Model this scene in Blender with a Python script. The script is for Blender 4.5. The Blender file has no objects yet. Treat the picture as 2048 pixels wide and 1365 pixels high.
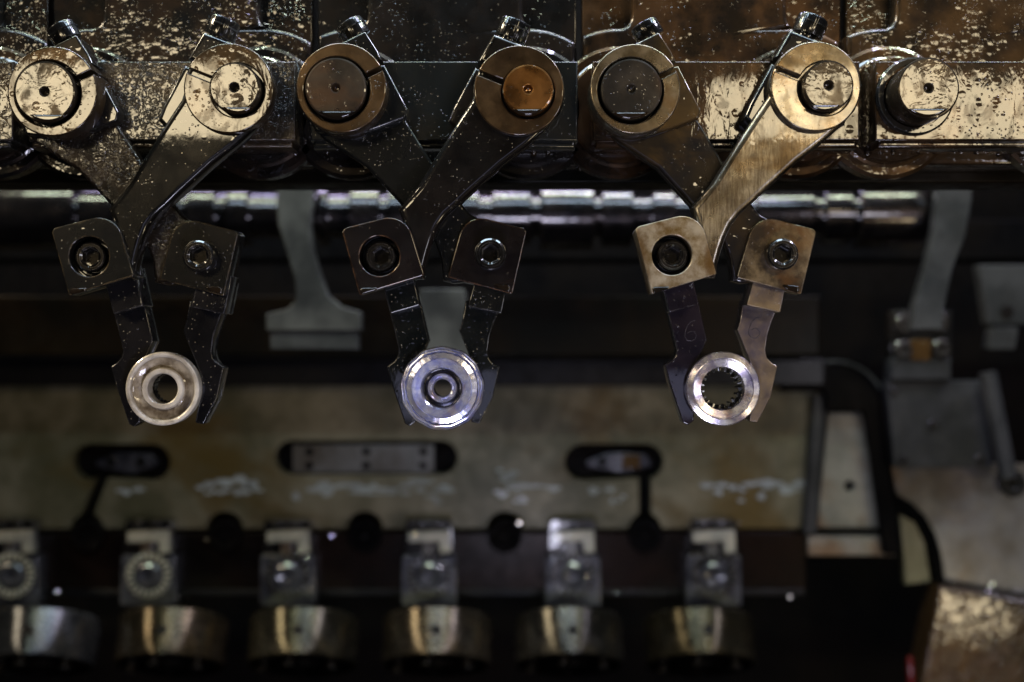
import bpy, math, random
from math import sin, cos, pi, sqrt, atan2, radians
from mathutils import Vector, Matrix
random.seed(7)
SC = bpy.context.scene
COL = SC.collection
S = 0.0003                       # metres per photo pixel in the plane of the arms
LENS = 50.0
D = 2048 * LENS / 36.0           # camera distance in the same pixels

# ------------------------------------------------------------------ camera, world, lamps
cam_d = bpy.data.cameras.new('camera'); cam = bpy.data.objects.new('camera', cam_d); COL.objects.link(cam)
cam.location = (0, -D * S, 0); cam.rotation_euler = (pi / 2, 0, 0)
cam_d.lens = LENS; cam_d.sensor_width = 36; cam_d.clip_start = 0.02; cam_d.clip_end = 50
cam_d.dof.use_dof = True; cam_d.dof.focus_distance = (D + 25) * S
cam_d.dof.aperture_fstop = 50.0 / (38 * S * 1000); cam_d.dof.aperture_blades = 0
SC.camera = cam
W = bpy.data.worlds.new('World'); SC.world = W; W.use_nodes = True
W.node_tree.nodes['Background'].inputs[0].default_value = (0.8, 0.85, 1.0, 1)
W.node_tree.nodes['Background'].inputs[1].default_value = 0.010
SC.view_settings.view_transform = 'Standard'; SC.view_settings.look = 'None'
SC.view_settings.exposure = 0; SC.view_settings.gamma = 1
SC.cycles.use_denoising = True
SC.cycles.max_bounces = 6; SC.cycles.sample_clamp_indirect = 4.0
SC.cycles.caustics_reflective = False; SC.cycles.caustics_refractive = False


def lamp(name, loc, target, sx, sy, radiance, color):
    """A rectangular lamp given by the radiance of its face."""
    l = bpy.data.lights.new(name, 'AREA'); l.shape = 'RECTANGLE'; l.size = sx; l.size_y = sy
    l.color = color; l.energy = radiance * pi * sx * sy
    o = bpy.data.objects.new(name, l); COL.objects.link(o); o.location = loc
    o.rotation_euler = (Vector(target) - Vector(loc)).to_track_quat('-Z', 'Y').to_euler()
    return o


CREAM = (1.0, 0.82, 0.52)
YL = -D * S
# two warm strip boxes above the camera, left and right of it
lamp('softbox', (-1600 * S, YL, 965 * S), (-1600 * S, 0, 965 * S), 1250 * S, 285 * S, 17, CREAM)
lamp('softbox', (1530 * S, YL, 950 * S), (1530 * S, 0, 950 * S), 1420 * S, 265 * S, 15.5, CREAM)
# warm box low on the right
lamp('low_box', (3200 * S, YL, -2000 * S), (1800 * S, 1500 * S, -800 * S), 900 * S, 380 * S, 18, CREAM)
# cool violet strip below the lens
lamp('strip_lamp', (250 * S, YL - 0.02, -230 * S), (250 * S, 0, -230 * S), 1500 * S, 200 * S, 1.2, (0.64, 0.66, 1.0))
lamp('violet_lamp', (0.02, -0.50, -0.36), (0, 0.03, -0.03), 0.16, 0.12, 32, (0.78, 0.78, 1.0))
# machine lamps over the shaft and the tools
lamp('tube_lamp', (0, 0.10, 0.95), (0, 0.48, 0.1), 1.6, 0.03, 100, (0.84, 1.0, 0.74))
lamp('tube_lamp', (-0.1, 0.36, 0.98), (0, 0.48, 0.1), 1.5, 0.03, 80, (0.66, 0.62, 1.0))
lamp('work_lamp', (-3.0, -0.30, 2.3), (0.0, 0.75, -0.2), 0.55, 0.55, 95, (1.0, 0.84, 0.58))
lamp('work_lamp', (2.2, -0.30, 2.3), (0.0, 0.75, -0.2), 0.5, 0.5, 85, (0.78, 0.76, 1.0))
# white box far to the right, seen in the polished rings
lamp('side_box', (2250 * S, YL + 0.05, -150 * S), (1446 * S, 0, -100 * S), 420 * S, 700 * S, 12, (0.92, 0.90, 1.0))
# cool light from straight above the bearing blocks
lamp('top_lamp', (0, -0.12, 0.62), (0, 0.06, 0.1), 0.9, 0.06, 24, (0.62, 0.82, 1.0))

# ------------------------------------------------------------------ helpers
def K(Y): return (D + Y) / D


def P(px, py, Y):
    k = K(Y)
    return Vector(((px - 1024) * k * S, Y * S, (682.5 - py) * k * S))


def root(name, loc, label, cat, group=None):
    o = bpy.data.objects.new(name, None); COL.objects.link(o); o.location = loc
    o.empty_display_size = 0.01
    o['label'] = label; o['category'] = cat
    if group: o['group'] = group
    return o


def wloc(o):
    v = Vector((0, 0, 0))
    while o is not None:
        v += o.location; o = o.parent
    return v


def link(name, me, mat, parent=None, label=None, cat=None, group=None, kind=None):
    me.name = name
    n = len(me.vertices); c = Vector((0, 0, 0))
    lo = Vector((1e9,) * 3); hi = Vector((-1e9,) * 3)
    for v in me.vertices:
        for i in range(3):
            lo[i] = min(lo[i], v.co[i]); hi[i] = max(hi[i], v.co[i])
    c = (lo + hi) / 2
    me.transform(Matrix.Translation(-c))
    o = bpy.data.objects.new(name, me); COL.objects.link(o)
    me.materials.clear(); me.materials.append(mat)
    if parent is not None:
        o.parent = parent; o.location = c - wloc(parent)
    else:
        o.location = c
    if label: o['label'] = label
    if cat: o['category'] = cat
    if group: o['group'] = group
    if kind: o['kind'] = kind
    return o


def join(meshes):
    vs, fs, sm = [], [], []
    for me in meshes:
        b = len(vs)
        vs += [v.co.copy() for v in me.vertices]
        for p in me.polygons:
            fs.append([b + i for i in p.vertices]); sm.append(p.use_smooth)
    me = bpy.data.meshes.new('joined'); me.from_pydata(vs, [], fs); me.update()
    for p, s in zip(me.polygons, sm): p.use_smooth = s
    return me


def round_poly(pts, seg=8):
    """pts: (x, y) or (x, y, radius) -> list of (x, y) with rounded corners."""
    out = []; n = len(pts)
    for i, p in enumerate(pts):
        r = p[2] if len(p) > 2 else 0
        c = Vector(p[:2])
        if r <= 0: out.append((c.x, c.y)); continue
        a = Vector(pts[i - 1][:2]) - c; b = Vector(pts[(i + 1) % n][:2]) - c
        la, lb = a.length, b.length; a.normalize(); b.normalize()
        ang = a.angle(b); t = min(r / math.tan(ang / 2), la * 0.49, lb * 0.49); r = t * math.tan(ang / 2)
        m = c + (a + b).normalized() * (r / sin(ang / 2))
        s = c + a * t - m; e = c + b * t - m
        a0 = atan2(s.y, s.x); a1 = atan2(e.y, e.x); d = (a1 - a0 + pi) % (2 * pi) - pi
        for k in range(seg + 1):
            q = a0 + d * k / seg
            out.append((m.x + r * cos(q), m.y + r * sin(q)))
    return out


def smooth_poly(pts, it=2):
    """Chaikin corner cutting."""
    for _ in range(it):
        o = []
        for i in range(len(pts)):
            a, b = Vector(pts[i][:2]), Vector(pts[(i + 1) % len(pts)][:2])
            o += [tuple(a * .75 + b * .25), tuple(a * .25 + b * .75)]
        pts = o
    return pts


def circ(cx, cy, r, n=48):
    return [(cx + r * cos(2 * pi * i / n), cy + r * sin(2 * pi * i / n)) for i in range(n)]


def prism(loops, Y0, Y1, bev=3.0, bres=3):
    """Loops in photo pixels at depth Y0 (first the outline, then holes), swept back to Y1."""
    k = K(Y0)
    cu = bpy.data.curves.new('c', 'CURVE'); cu.dimensions = '2D'; cu.fill_mode = 'BOTH'
    b = bev * S
    half = (Y1 - Y0) * S / 2
    cu.bevel_depth = b; cu.bevel_resolution = bres; cu.extrude = max(half - b, 0); cu.offset = -b
    for lp in loops:
        sp = cu.splines.new('POLY'); sp.points.add(len(lp) - 1); sp.use_cyclic_u = True
        for i, p in enumerate(lp):
            sp.points[i].co = ((p[0] - 1024) * k * S, (682.5 - p[1]) * k * S, 0, 1)
    ob = bpy.data.objects.new('c', cu)
    me = bpy.data.meshes.new_from_object(ob)
    bpy.data.objects.remove(ob); bpy.data.curves.remove(cu)
    yc = (Y0 + Y1) / 2 * S
    me.transform(Matrix.Translation((0, yc, 0)) @ Matrix.Rotation(pi / 2, 4, 'X'))
    me.update()
    for p in me.polygons: p.use_smooth = abs(p.normal.y) < 0.999
    me.set_sharp_from_angle(angle=radians(40))
    return me


def lathe(prof, mat, n=64, close=False):
    """prof: (radius or function of angle, height) along local +Z, world units; mat places it."""
    vs, fs = [], []
    for r, h in prof:
        for i in range(n):
            t = 2 * pi * i / n
            rr = r(t) if callable(r) else r
            vs.append((rr * cos(t), rr * sin(t), h))
    for j in range(len(prof) - 1):
        for i in range(n):
            a, b = j * n + i, j * n + (i + 1) % n
            fs.append((a, b, b + n, a + n))
    if close:
        fs.append(tuple(range(n))[::-1]); m = (len(prof) - 1) * n
        fs.append(tuple(range(m, m + n)))
    me = bpy.data.meshes.new('l'); me.from_pydata(vs, [], fs); me.transform(mat); me.update()
    me.shade_smooth(); me.set_sharp_from_angle(angle=radians(28))
    for j in range(len(prof) - 1):
        if abs(prof[j][1] - prof[j + 1][1]) < 1e-9:
            for i in range(n): me.polygons[j * n + i].use_smooth = False
    return me


def face_lathe(cx, cy, Yref, prof, n=64, close=False):
    """Turned part with its axis along the view: prof (radius px at Yref, Y)."""
    k = K(Yref); c = P(cx, cy, Yref)
    M = Matrix(((1, 0, 0, c.x), (0, 0, 1, 0), (0, 1, 0, c.z), (0, 0, 0, 1)))
    pr = []
    for r, Y in prof:
        pr.append(((lambda t, r=r: r(t) * k * S) if callable(r) else r * k * S, Y * S))
    me = lathe(pr, M, n, close)
    return me


def axis_mat(c, d):
    return Matrix.Translation(c) @ Vector(d).to_track_quat('Z', 'Y').to_matrix().to_4x4()


def box(x0, y0, x1, y1, Y0, Y1, bev=3.0):
    return prism([[(x0, y0), (x1, y0), (x1, y1), (x0, y1)]], Y0, Y1, bev, 2)


def hexr(r):
    return lambda t: r * cos(pi / 6) / cos((t + pi / 6) % (pi / 3) - pi / 6)


# ------------------------------------------------------------------ materials
class NT:
    def __init__(s, name):
        s.m = bpy.data.materials.new(name); s.m.use_nodes = True
        s.t = s.m.node_tree; s.b = s.t.nodes['Principled BSDF']
        s.pos = s.t.nodes.new('ShaderNodeNewGeometry').outputs['Position']

    def n(s, typ, **kw):
        x = s.t.nodes.new(typ)
        for k, v in kw.items(): setattr(x, k, v)
        return x

    def put(s, sock, v):
        if isinstance(v, bpy.types.NodeSocket): s.t.links.new(v, sock)
        elif isinstance(v, tuple) and len(v) == 3 and sock.type == 'RGBA': sock.default_value = (*v, 1)
        else: sock.default_value = v

    def math(s, op, a, b=0.0, c=0.0, clamp=False):
        x = s.n('ShaderNodeMath', operation=op, use_clamp=clamp)
        s.put(x.inputs[0], a); s.put(x.inputs[1], b); s.put(x.inputs[2], c)
        return x.outputs[0]

    def map(s, scale=(1, 1, 1), loc=(0, 0, 0), rot=(0, 0, 0)):
        x = s.n('ShaderNodeMapping'); s.put(x.inputs['Vector'], s.pos)
        x.inputs['Scale'].default_value = scale; x.inputs['Location'].default_value = loc
        x.inputs['Rotation'].default_value = rot
        return x.outputs[0]

    def noise(s, vec, scale, detail=3.0, rough=0.55, dist=0.0):
        x = s.n('ShaderNodeTexNoise'); s.put(x.inputs['Vector'], vec)
        x.inputs['Scale'].default_value = scale; x.inputs['Detail'].default_value = detail
        x.inputs['Roughness'].default_value = rough; x.inputs['Distortion'].default_value = dist
        return x.outputs['Fac']

    def vor(s, vec, scale):
        x = s.n('ShaderNodeTexVoronoi'); s.put(x.inputs['Vector'], vec)
        x.inputs['Scale'].default_value = scale
        sep = s.n('ShaderNodeSeparateColor'); s.put(sep.inputs[0], x.outputs['Color'])
        return x.outputs['Distance'], sep.outputs[0], sep.outputs[1]

    def ramp(s, v, a, b, c=0.0, d=1.0, smooth=True):
        x = s.n('ShaderNodeMapRange', interpolation_type='SMOOTHSTEP' if smooth else 'LINEAR')
        s.put(x.inputs[0], v); s.put(x.inputs[1], a); s.put(x.inputs[2], b); s.put(x.inputs[3], c); s.put(x.inputs[4], d)
        return x.outputs[0]

    def mix(s, f, a, b):
        x = s.n('ShaderNodeMix', data_type='RGBA')
        s.put(x.inputs[0], f); s.put(x.inputs[6], a); s.put(x.inputs[7], b)
        return x.outputs[2]

    def drops(s, vec, scale, rmax, keep, slope=0.16):
        """Height in metres of beads on a Voronoi grid."""
        d, c1, c2 = s.vor(vec, scale)
        r = s.math('MULTIPLY', c1, rmax)
        q = s.math('DIVIDE', d, s.math('MAXIMUM', r, 0.01))
        cap = s.math('MAXIMUM', s.math('SUBTRACT', 1.0, s.math('MULTIPLY', q, q)), 0.0)
        h = s.math('MULTIPLY', s.math('MULTIPLY', cap, r), s.math('LESS_THAN', c2, keep))
        return s.math('MULTIPLY', h, slope / scale)

    def bump(s, h, strength=1.0):
        x = s.n('ShaderNodeBump'); x.inputs['Strength'].default_value = strength
        x.inputs['Distance'].default_value = 1.0; s.put(x.inputs['Height'], h)
        return x.outputs[0]


def oil(name, c1, c2, metal=0.6, rough=0.35, coat=1.0, bead=1.0, keep=0.6, film=1.0, lump=0.0, seed=0.0,
        cscale=30.0, stain=None, stain_amt=0.5, patch=(0.42, 0.6), fleck=0.0, grain=1.0, coat_rough=0.03, spec=0.12, spray=0.12, dull=0.0, brush=0.0, edge=None, lscale=260, aniso=0.0):
    """Machined metal under a film of oil with beads, ripples, brown stains and grit."""
    t = NT(name); b = t.b.inputs
    v = t.map(loc=(seed * 0.37, seed * 0.11, seed * 0.23))
    col = t.mix(t.ramp(t.noise(v, cscale, 6, 0.62), 0.35, 0.66), c1, c2)
    if stain:
        st = t.ramp(t.noise(v, cscale * 0.55, 4, 0.6, 0.6), 0.5, 0.68)
        col = t.mix(t.math('MULTIPLY', st, stain_amt), col, stain)
    if fleck > 0:
        d, f1, f2 = t.vor(v, 420)
        fl = t.math('MULTIPLY', t.ramp(d, 0.05, 0.2, 1, 0), t.math('LESS_THAN', f1, fleck))
        col = t.mix(fl, col, (0.45, 0.40, 0.30))
    if edge:
        bv = t.n('ShaderNodeBevel', samples=4); bv.inputs['Radius'].default_value = 0.0011
        g_ = t.n('ShaderNodeNewGeometry'); dt = t.n('ShaderNodeVectorMath', operation='DOT_PRODUCT')
        t.put(dt.inputs[0], bv.outputs[0]); t.put(dt.inputs[1], g_.outputs['Normal'])
        e_ = t.ramp(t.math('SUBTRACT', 1.0, dt.outputs['Value']), 0.01, 0.10)
        e_ = t.math('MULTIPLY', e_, t.ramp(t.noise(v, 170, 4, 0.65), 0.40, 0.62, 0.15, 1.0))
        col = t.mix(e_, col, edge)
    t.put(b['Base Color'], col)
    b['Metallic'].default_value = metal; b['Specular IOR Level'].default_value = spec
    if aniso:
        tg = t.n('ShaderNodeTangent', direction_type='RADIAL', axis='Y'); t.put(b['Tangent'], tg.outputs[0])
        b['Anisotropic'].default_value = aniso; b['Anisotropic Rotation'].default_value = 0.25
    t.put(b['Roughness'], t.ramp(t.noise(v, 70, 5, 0.6), 0.3, 0.7, rough * 0.75, rough * 1.3))
    t.put(b['Normal'], t.bump(t.math('MULTIPLY', t.noise(v, 1400, 4, 0.6), 0.000012 * grain)))
    if brush:
        bv = t.n('ShaderNodeMapping'); t.put(bv.inputs['Vector'], t.pos)
        bv.inputs['Rotation'].default_value = (0, radians(-46), 0); bv.inputs['Scale'].default_value = (1, 1, 0.12)
        sw = t.n('ShaderNodeTexNoise'); t.put(sw.inputs['Vector'], bv.outputs[0])
        sw.inputs['Scale'].default_value = 900; sw.inputs['Detail'].default_value = 5; sw.inputs['Distortion'].default_value = 0.4
        wv_ = t.n('ShaderNodeTexVoronoi'); t.put(wv_.inputs['Vector'], v); wv_.inputs['Scale'].default_value = 75
        arc_ = t.math('SINE', t.math('MULTIPLY', wv_.outputs['Distance'], 60.0))
        k_ = t.math('ADD', sw.outputs['Fac'], t.math('MULTIPLY', arc_, 0.025))
        t.put(b['Base Color'], t.mix(t.ramp(k_, 0.3, 0.7), t.mix(0.6, col, (0.05, 0.03, 0.015)), col))
        t.put(b['Normal'], t.bump(t.math('MULTIPLY', k_, 0.00006 * brush)))
    h = t.math('MULTIPLY', t.noise(t.map(scale=(1, 1, 0.45), loc=(seed, seed * .3, 0)), 120, 3, 0.5, 0.5), 0.00008 * film)
    if bead > 0:
        pm = t.ramp(t.noise(v, 26, 3, 0.55), patch[0], patch[1])
        big = t.drops(v, 185, 0.8 * bead, keep, 0.06)
        sml = t.drops(t.map(loc=(seed, 3.1, 1.7)), 520, 0.75 * bead, keep * 0.6, 0.07)
        bh = t.math('MULTIPLY', t.math('ADD', big, sml), pm)
        bh = t.math('ADD', bh, t.math('MULTIPLY', t.drops(t.map(loc=(seed, 1.3, 4.7)), 800, 0.8, spray, 0.4), t.ramp(t.noise(v, 40, 3, 0.6), 0.45, 0.6)))
        h = t.math('ADD', h, bh)
    if lump > 0:
        h = t.math('ADD', h, t.math('MULTIPLY', t.ramp(t.noise(v, lscale, 3, 0.6, 1.2), 0.45, 0.62), 0.05 / lscale * lump))
    if dull:
        dm = t.ramp(t.noise(t.map(scale=(1, 1, 0.7), loc=(seed, 2.2, seed)), 85, 6, 0.65, 0.8), 0.47, 0.60, 1.0, 1.0 - dull)
        t.put(b['Coat Weight'], t.math('MULTIPLY', dm, coat))
    b['Coat Weight'].default_value = coat; b['Coat Roughness'].default_value = coat_rough
    b['Coat IOR'].default_value = 1.5
    t.put(b['Coat Normal'], t.bump(h))
    return t.m


BLK = (0.012, 0.011, 0.010)
BRN = (0.045, 0.028, 0.014)
M = {}
M['house_a'] = oil('oily_black_casting', (0.005,0.005,0.005), (0.022, 0.013, 0.008), 0.5, 0.4, bead=1.25, keep=1.0, patch=(0.40, 0.53), film=1.8, dull=0.2, seed=1)
M['house_b'] = oil('oily_dark_casting', (0.007,0.007,0.007), (0.018, 0.013, 0.010), 0.5, 0.4, bead=0.9, keep=0.35, patch=(0.45, 0.6), seed=2, fleck=0.14)
M['house_c'] = oil('oily_brown_casting', (0.012, 0.008, 0.005), (0.075, 0.038, 0.016), 0.6, 0.38, bead=0.9, keep=0.5, film=1.5, seed=3)
M['house_d'] = oil('wet_brown_casting', (0.014, 0.009, 0.005), (0.06, 0.034, 0.015), 0.6, 0.36, bead=1.25, keep=1.0, patch=(0.40, 0.52), film=1.5, dull=0.2, seed=4)
M['bar_a'] = oil('tarry_bar', BLK, BRN, 0.4, 0.45, bead=1.0, keep=1.0, lump=1.0, edge=(0.09, 0.10, 0.11), dull=0.5, seed=5)
M['bar_b'] = oil('dark_bar', (0.010, 0.012, 0.012), (0.02, 0.018, 0.014), 0.4, 0.4, bead=0.6, keep=0.3, edge=(0.09, 0.10, 0.11), seed=6, fleck=0.12)
M['bar_c'] = oil('wet_bar', (0.012, 0.008, 0.005), (0.06, 0.032, 0.014), 0.5, 0.3, bead=0.7, keep=0.35, film=1.9, dull=0.5, seed=7)
M['hub'] = oil('oil_black_steel', (0.008, 0.008, 0.009), (0.02, 0.016, 0.012), 0.5, 0.3, bead=0.8, keep=0.4, edge=(0.09, 0.10, 0.11), seed=8)
M['arm_a'] = oil('black_arm_steel', (0.004, 0.0037, 0.0033), (0.008, 0.0062, 0.0045), 0.25, 0.33, bead=0.8, keep=0.35, film=0.5, edge=(0.16, 0.12, 0.07), fleck=0.2, seed=9, patch=(0.45, 0.62))
M['arm_b'] = oil('brown_black_arm_steel', (0.0045, 0.004, 0.004), (0.009, 0.0065, 0.0055), 0.25, 0.36, bead=0.6, keep=0.3, film=0.5, edge=(0.20, 0.14, 0.08), seed=10, fleck=0.14)
M['arm_c'] = oil('worn_bright_arm_steel', (0.10, 0.083, 0.060), (0.29, 0.25, 0.19), 0.95, 0.32, coat=0.8, bead=0.7, keep=0.3, film=0.8, dull=0.6, cscale=45, seed=11, brush=1.0, stain=(0.10, 0.065, 0.03), stain_amt=0.7, patch=(0.5, 0.66))
M['rear_a'] = oil('tarry_arm_steel', (0.004, 0.004, 0.004), (0.018, 0.012, 0.008), 0.35, 0.42, bead=1.1, keep=0.8, lump=1.2, edge=(0.10, 0.075, 0.045), dull=0.7, seed=12)
M['rear_b'] = oil('grey_black_arm_steel', (0.004, 0.0046, 0.0046), (0.008, 0.008, 0.0075), 0.25, 0.36, bead=0.7, keep=0.5, edge=(0.10, 0.075, 0.045), seed=13, fleck=0.2)
M['rear_c'] = oil('stained_arm_steel', (0.010, 0.009, 0.010), (0.026, 0.018, 0.010), 0.4, 0.34, bead=0.7, keep=0.4, edge=(0.10, 0.075, 0.045), seed=14, stain=(0.12, 0.07, 0.02), stain_amt=0.5)
M['disc_a'] = oil('wet_disc_steel', (0.015, 0.010, 0.006), (0.045, 0.027, 0.012), 0.5, 0.33, bead=0.8, keep=0.5, film=1.4, dull=0.55, seed=15)
M['disc_b'] = oil('brown_disc_steel', (0.045, 0.027, 0.013), (0.10, 0.062, 0.03), 0.7, 0.36, bead=0.4, keep=0.2, film=0.9, cscale=60, seed=16, stain=(0.05, 0.035, 0.02))
M['disc_c'] = oil('pale_disc_steel', (0.08, 0.06, 0.035), (0.20, 0.165, 0.115), 0.85, 0.3, coat=0.9, bead=0.5, keep=0.2, film=0.5, cscale=60, dull=0.6, seed=17, stain=(0.14, 0.08, 0.03), stain_amt=0.6)
M['pin_a'] = oil('wet_pin_steel', (0.014, 0.011, 0.008), (0.04, 0.03, 0.02), 0.5, 0.25, bead=0.9, keep=0.55, film=2.2, lump=0.05, lscale=70, dull=0.9, seed=18)
M['pin_b'] = oil('dark_pin_steel', (0.022, 0.019, 0.016), (0.062, 0.050, 0.038), 0.55, 0.36, bead=0.5, keep=0.3, lump=0.05, lscale=80, seed=19, stain=(0.12, 0.05, 0.015), stain_amt=0.4, fleck=0.18)
M['pin_c'] = oil('copper_pin_steel', (0.20, 0.085, 0.02), (0.34, 0.16, 0.05), 0.95, 0.3, bead=0.3, keep=0.2, film=0.8, seed=20, stain=(0.08, 0.04, 0.02))
M['block_a'] = oil('black_block_steel', (0.004, 0.004, 0.004), (0.009, 0.008, 0.007), 0.2, 0.36, bead=0.4, keep=0.2, film=0.4, edge=(0.34, 0.24, 0.12), fleck=0.12, seed=21)
M['block_b'] = oil('plum_black_block_steel', (0.0045, 0.0035, 0.004), (0.009, 0.006, 0.0055), 0.2, 0.38, bead=0.35, keep=0.2, film=0.4, edge=(0.40, 0.20, 0.09), seed=22, stain=(0.12, 0.05, 0.015), stain_amt=0.4)
M['block_c'] = oil('golden_worn_block_steel', (0.13, 0.08, 0.025), (0.38, 0.33, 0.25), 0.8, 0.42, coat=0.7, bead=0.2, keep=0.1, film=0.4, edge=(0.55, 0.47, 0.34), seed=23, stain=(0.10, 0.05, 0.012), stain_amt=0.8, cscale=60)
M['block_d'] = oil('smoky_block_steel', (0.035, 0.026, 0.018), (0.19, 0.145, 0.09), 0.7, 0.4, coat=0.8, bead=0.4, keep=0.3, film=0.4, edge=(0.45, 0.36, 0.25), seed=24, stain=(0.10, 0.05, 0.02), stain_amt=0.7, cscale=60)
M['fin_a'] = oil('black_finger_steel', (0.005, 0.005, 0.0065), (0.011, 0.010, 0.012), 0.35, 0.32, bead=0.6, keep=0.35, film=0.5, edge=(0.22, 0.21, 0.21), seed=25, fleck=0.3)
M['fin_b'] = oil('green_black_finger_steel', (0.004, 0.0055, 0.005), (0.009, 0.009, 0.008), 0.35, 0.34, bead=0.6, keep=0.35, film=0.5, edge=(0.22, 0.21, 0.21), seed=26, fleck=0.3)
M['fin_c'] = oil('violet_black_finger_steel', (0.009, 0.007, 0.013), (0.020, 0.014, 0.020), 0.5, 0.34, bead=0.2, keep=0.15, film=0.3, edge=(0.22, 0.21, 0.21), seed=27)
M['fin_d'] = oil('blued_finger_steel', (0.08, 0.068, 0.09), (0.24, 0.18, 0.11), 0.75, 0.36, bead=0.2, keep=0.15, film=0.3, edge=(0.22, 0.21, 0.21), seed=28)
M['bolt'] = oil('black_bolt_steel', (0.010, 0.010, 0.011), (0.022, 0.02, 0.018), 0.7, 0.25, bead=0.3, keep=0.3, edge=(0.16, 0.17, 0.18), seed=29)
M['screw'] = oil('dark_screw_steel', (0.010, 0.009, 0.008), (0.025, 0.021, 0.017), 0.7, 0.28, bead=0.3, keep=0.2, edge=(0.2, 0.19, 0.18), seed=30)
M['hole'] = oil('black_recess', (0.004, 0.004, 0.004), (0.008, 0.006, 0.005), 0.2, 0.4, bead=0.0, seed=31)
M['ring_a'] = oil('dull_washer_steel', (0.50, 0.45, 0.37), (0.86, 0.81, 0.72), 0.2, 0.4, coat=0.8, bead=0.15, keep=0.1, film=0.6, seed=32, stain=(0.09, 0.055, 0.025), stain_amt=0.85, cscale=55)
M['dish'] = oil('stained_dish_steel', (0.12, 0.088, 0.055), (0.52, 0.45, 0.34), 0.2, 0.4, coat=0.8, bead=0.15, keep=0.1, film=0.6, seed=56, stain=(0.05, 0.03, 0.014), stain_amt=0.9, cscale=75)
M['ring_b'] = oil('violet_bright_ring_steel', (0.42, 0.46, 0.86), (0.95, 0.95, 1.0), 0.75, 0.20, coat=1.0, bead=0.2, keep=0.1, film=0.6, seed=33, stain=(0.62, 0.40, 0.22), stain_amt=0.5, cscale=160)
M['ring_c'] = oil('bright_ring_steel', (0.40, 0.36, 0.50), (0.97, 0.93, 0.86), 0.8, 0.24, coat=1.0, bead=0.2, keep=0.1, film=0.6, seed=34, stain=(0.30, 0.16, 0.06), stain_amt=0.6, cscale=160)
M['drop'] = oil('hanging_oil', (0.01, 0.008, 0.006), (0.02, 0.012, 0.006), 0.0, 0.1, bead=0.0, film=0.2, seed=35)
M['mark'] = oil('scratched_mark', (0.05, 0.045, 0.06), (0.09, 0.08, 0.09), 0.5, 0.5, coat=0.2, bead=0.0, seed=36)
# blurred machinery behind
M['plate'] = oil('olive_plate_steel', (0.075, 0.068, 0.034), (0.19, 0.165, 0.105), 0.25, 0.5, coat=0.25, bead=0, seed=40, cscale=11, stain=(0.085, 0.052, 0.008), stain_amt=0.85, coat_rough=0.3)
M['rust'] = oil('brown_rail_steel', (0.004, 0.003, 0.0025), (0.011, 0.005, 0.003), 0.3, 0.35, coat=0.08, bead=0, spec=0.05, seed=41, cscale=6, coat_rough=0.2)
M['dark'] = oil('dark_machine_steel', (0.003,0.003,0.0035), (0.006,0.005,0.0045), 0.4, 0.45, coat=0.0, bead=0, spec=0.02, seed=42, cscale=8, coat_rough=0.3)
M['brown'] = oil('dark_brown_beam', (0.003,0.003,0.002), (0.011, 0.007, 0.003), 0.4, 0.45, coat=0.08, bead=0, spec=0.05, seed=43, cscale=5, coat_rough=0.25)
M['slate'] = oil('slate_ledge', (0.004, 0.004, 0.005), (0.010,0.009,0.009), 0.3, 0.45, coat=0.15, bead=0, seed=44, cscale=6, coat_rough=0.2)
M['grey'] = oil('grey_blue_bracket_paint', (0.016, 0.016, 0.015), (0.055, 0.054, 0.049), 0.1, 0.55, coat=0.2, bead=0, seed=45, cscale=14, coat_rough=0.3)
M['grey_dim'] = oil('dull_grey_casting', (0.016, 0.017, 0.017), (0.036, 0.036, 0.036), 0.2, 0.55, coat=0.2, bead=0, seed=46, cscale=24, coat_rough=0.3)
M['shaft'] = oil('dark_shaft_steel', (0.02, 0.018, 0.02), (0.05, 0.04, 0.038), 0.9, 0.22, coat=1.0, bead=0, film=2.2, seed=47, coat_rough=0.03)
M['roller_a'] = oil('turned_collar_steel', (0.10, 0.10, 0.105), (0.20, 0.20, 0.205), 0.95, 0.24, coat=0.0, aniso=0.9, bead=0, film=0.2, seed=157, cscale=9, coat_rough=0.1)
M['roller_b'] = oil('turned_collar_steel', (0.08, 0.065, 0.045), (0.20, 0.15, 0.095), 0.95, 0.24, coat=0.0, aniso=0.9, bead=0, film=0.2, seed=158, cscale=9, coat_rough=0.1)
M['roller_c'] = oil('turned_collar_steel', (0.065, 0.06, 0.045), (0.13, 0.115, 0.08), 0.95, 0.24, coat=0.0, aniso=0.9, bead=0, film=0.2, seed=159, cscale=9, coat_rough=0.1)
M['roller_d'] = oil('turned_collar_steel', (0.08, 0.07, 0.055), (0.17, 0.14, 0.10), 0.95, 0.24, coat=0.0, aniso=0.9, bead=0, film=0.2, seed=160, cscale=9, coat_rough=0.1)
M['roller_e'] = oil('turned_collar_steel', (0.075, 0.07, 0.06), (0.14, 0.13, 0.11), 0.95, 0.24, coat=0.0, aniso=0.9, bead=0, film=0.2, seed=161, cscale=9, coat_rough=0.1)
M['roller_f'] = oil('turned_collar_steel', (0.05, 0.044, 0.03), (0.10, 0.085, 0.055), 0.95, 0.24, coat=0.0, aniso=0.9, bead=0, film=0.2, seed=162, cscale=9, coat_rough=0.1)
M['chip'] = oil('bright_chip', (0.55, 0.52, 0.50), (0.7, 0.66, 0.6), 1.0, 0.12, coat=0.0, bead=0, seed=70)
M['holder'] = oil('grey_blue_holder_steel', (0.02, 0.02, 0.027), (0.065, 0.064, 0.075), 0.6, 0.4, coat=0.8, bead=0.8, film=4.0, seed=49, cscale=40)
M['pale'] = oil('pale_clamp_steel', (0.22, 0.21, 0.18), (0.34, 0.31, 0.25), 0.4, 0.4, coat=0.8, bead=0.0, seed=50, cscale=30)
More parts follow.
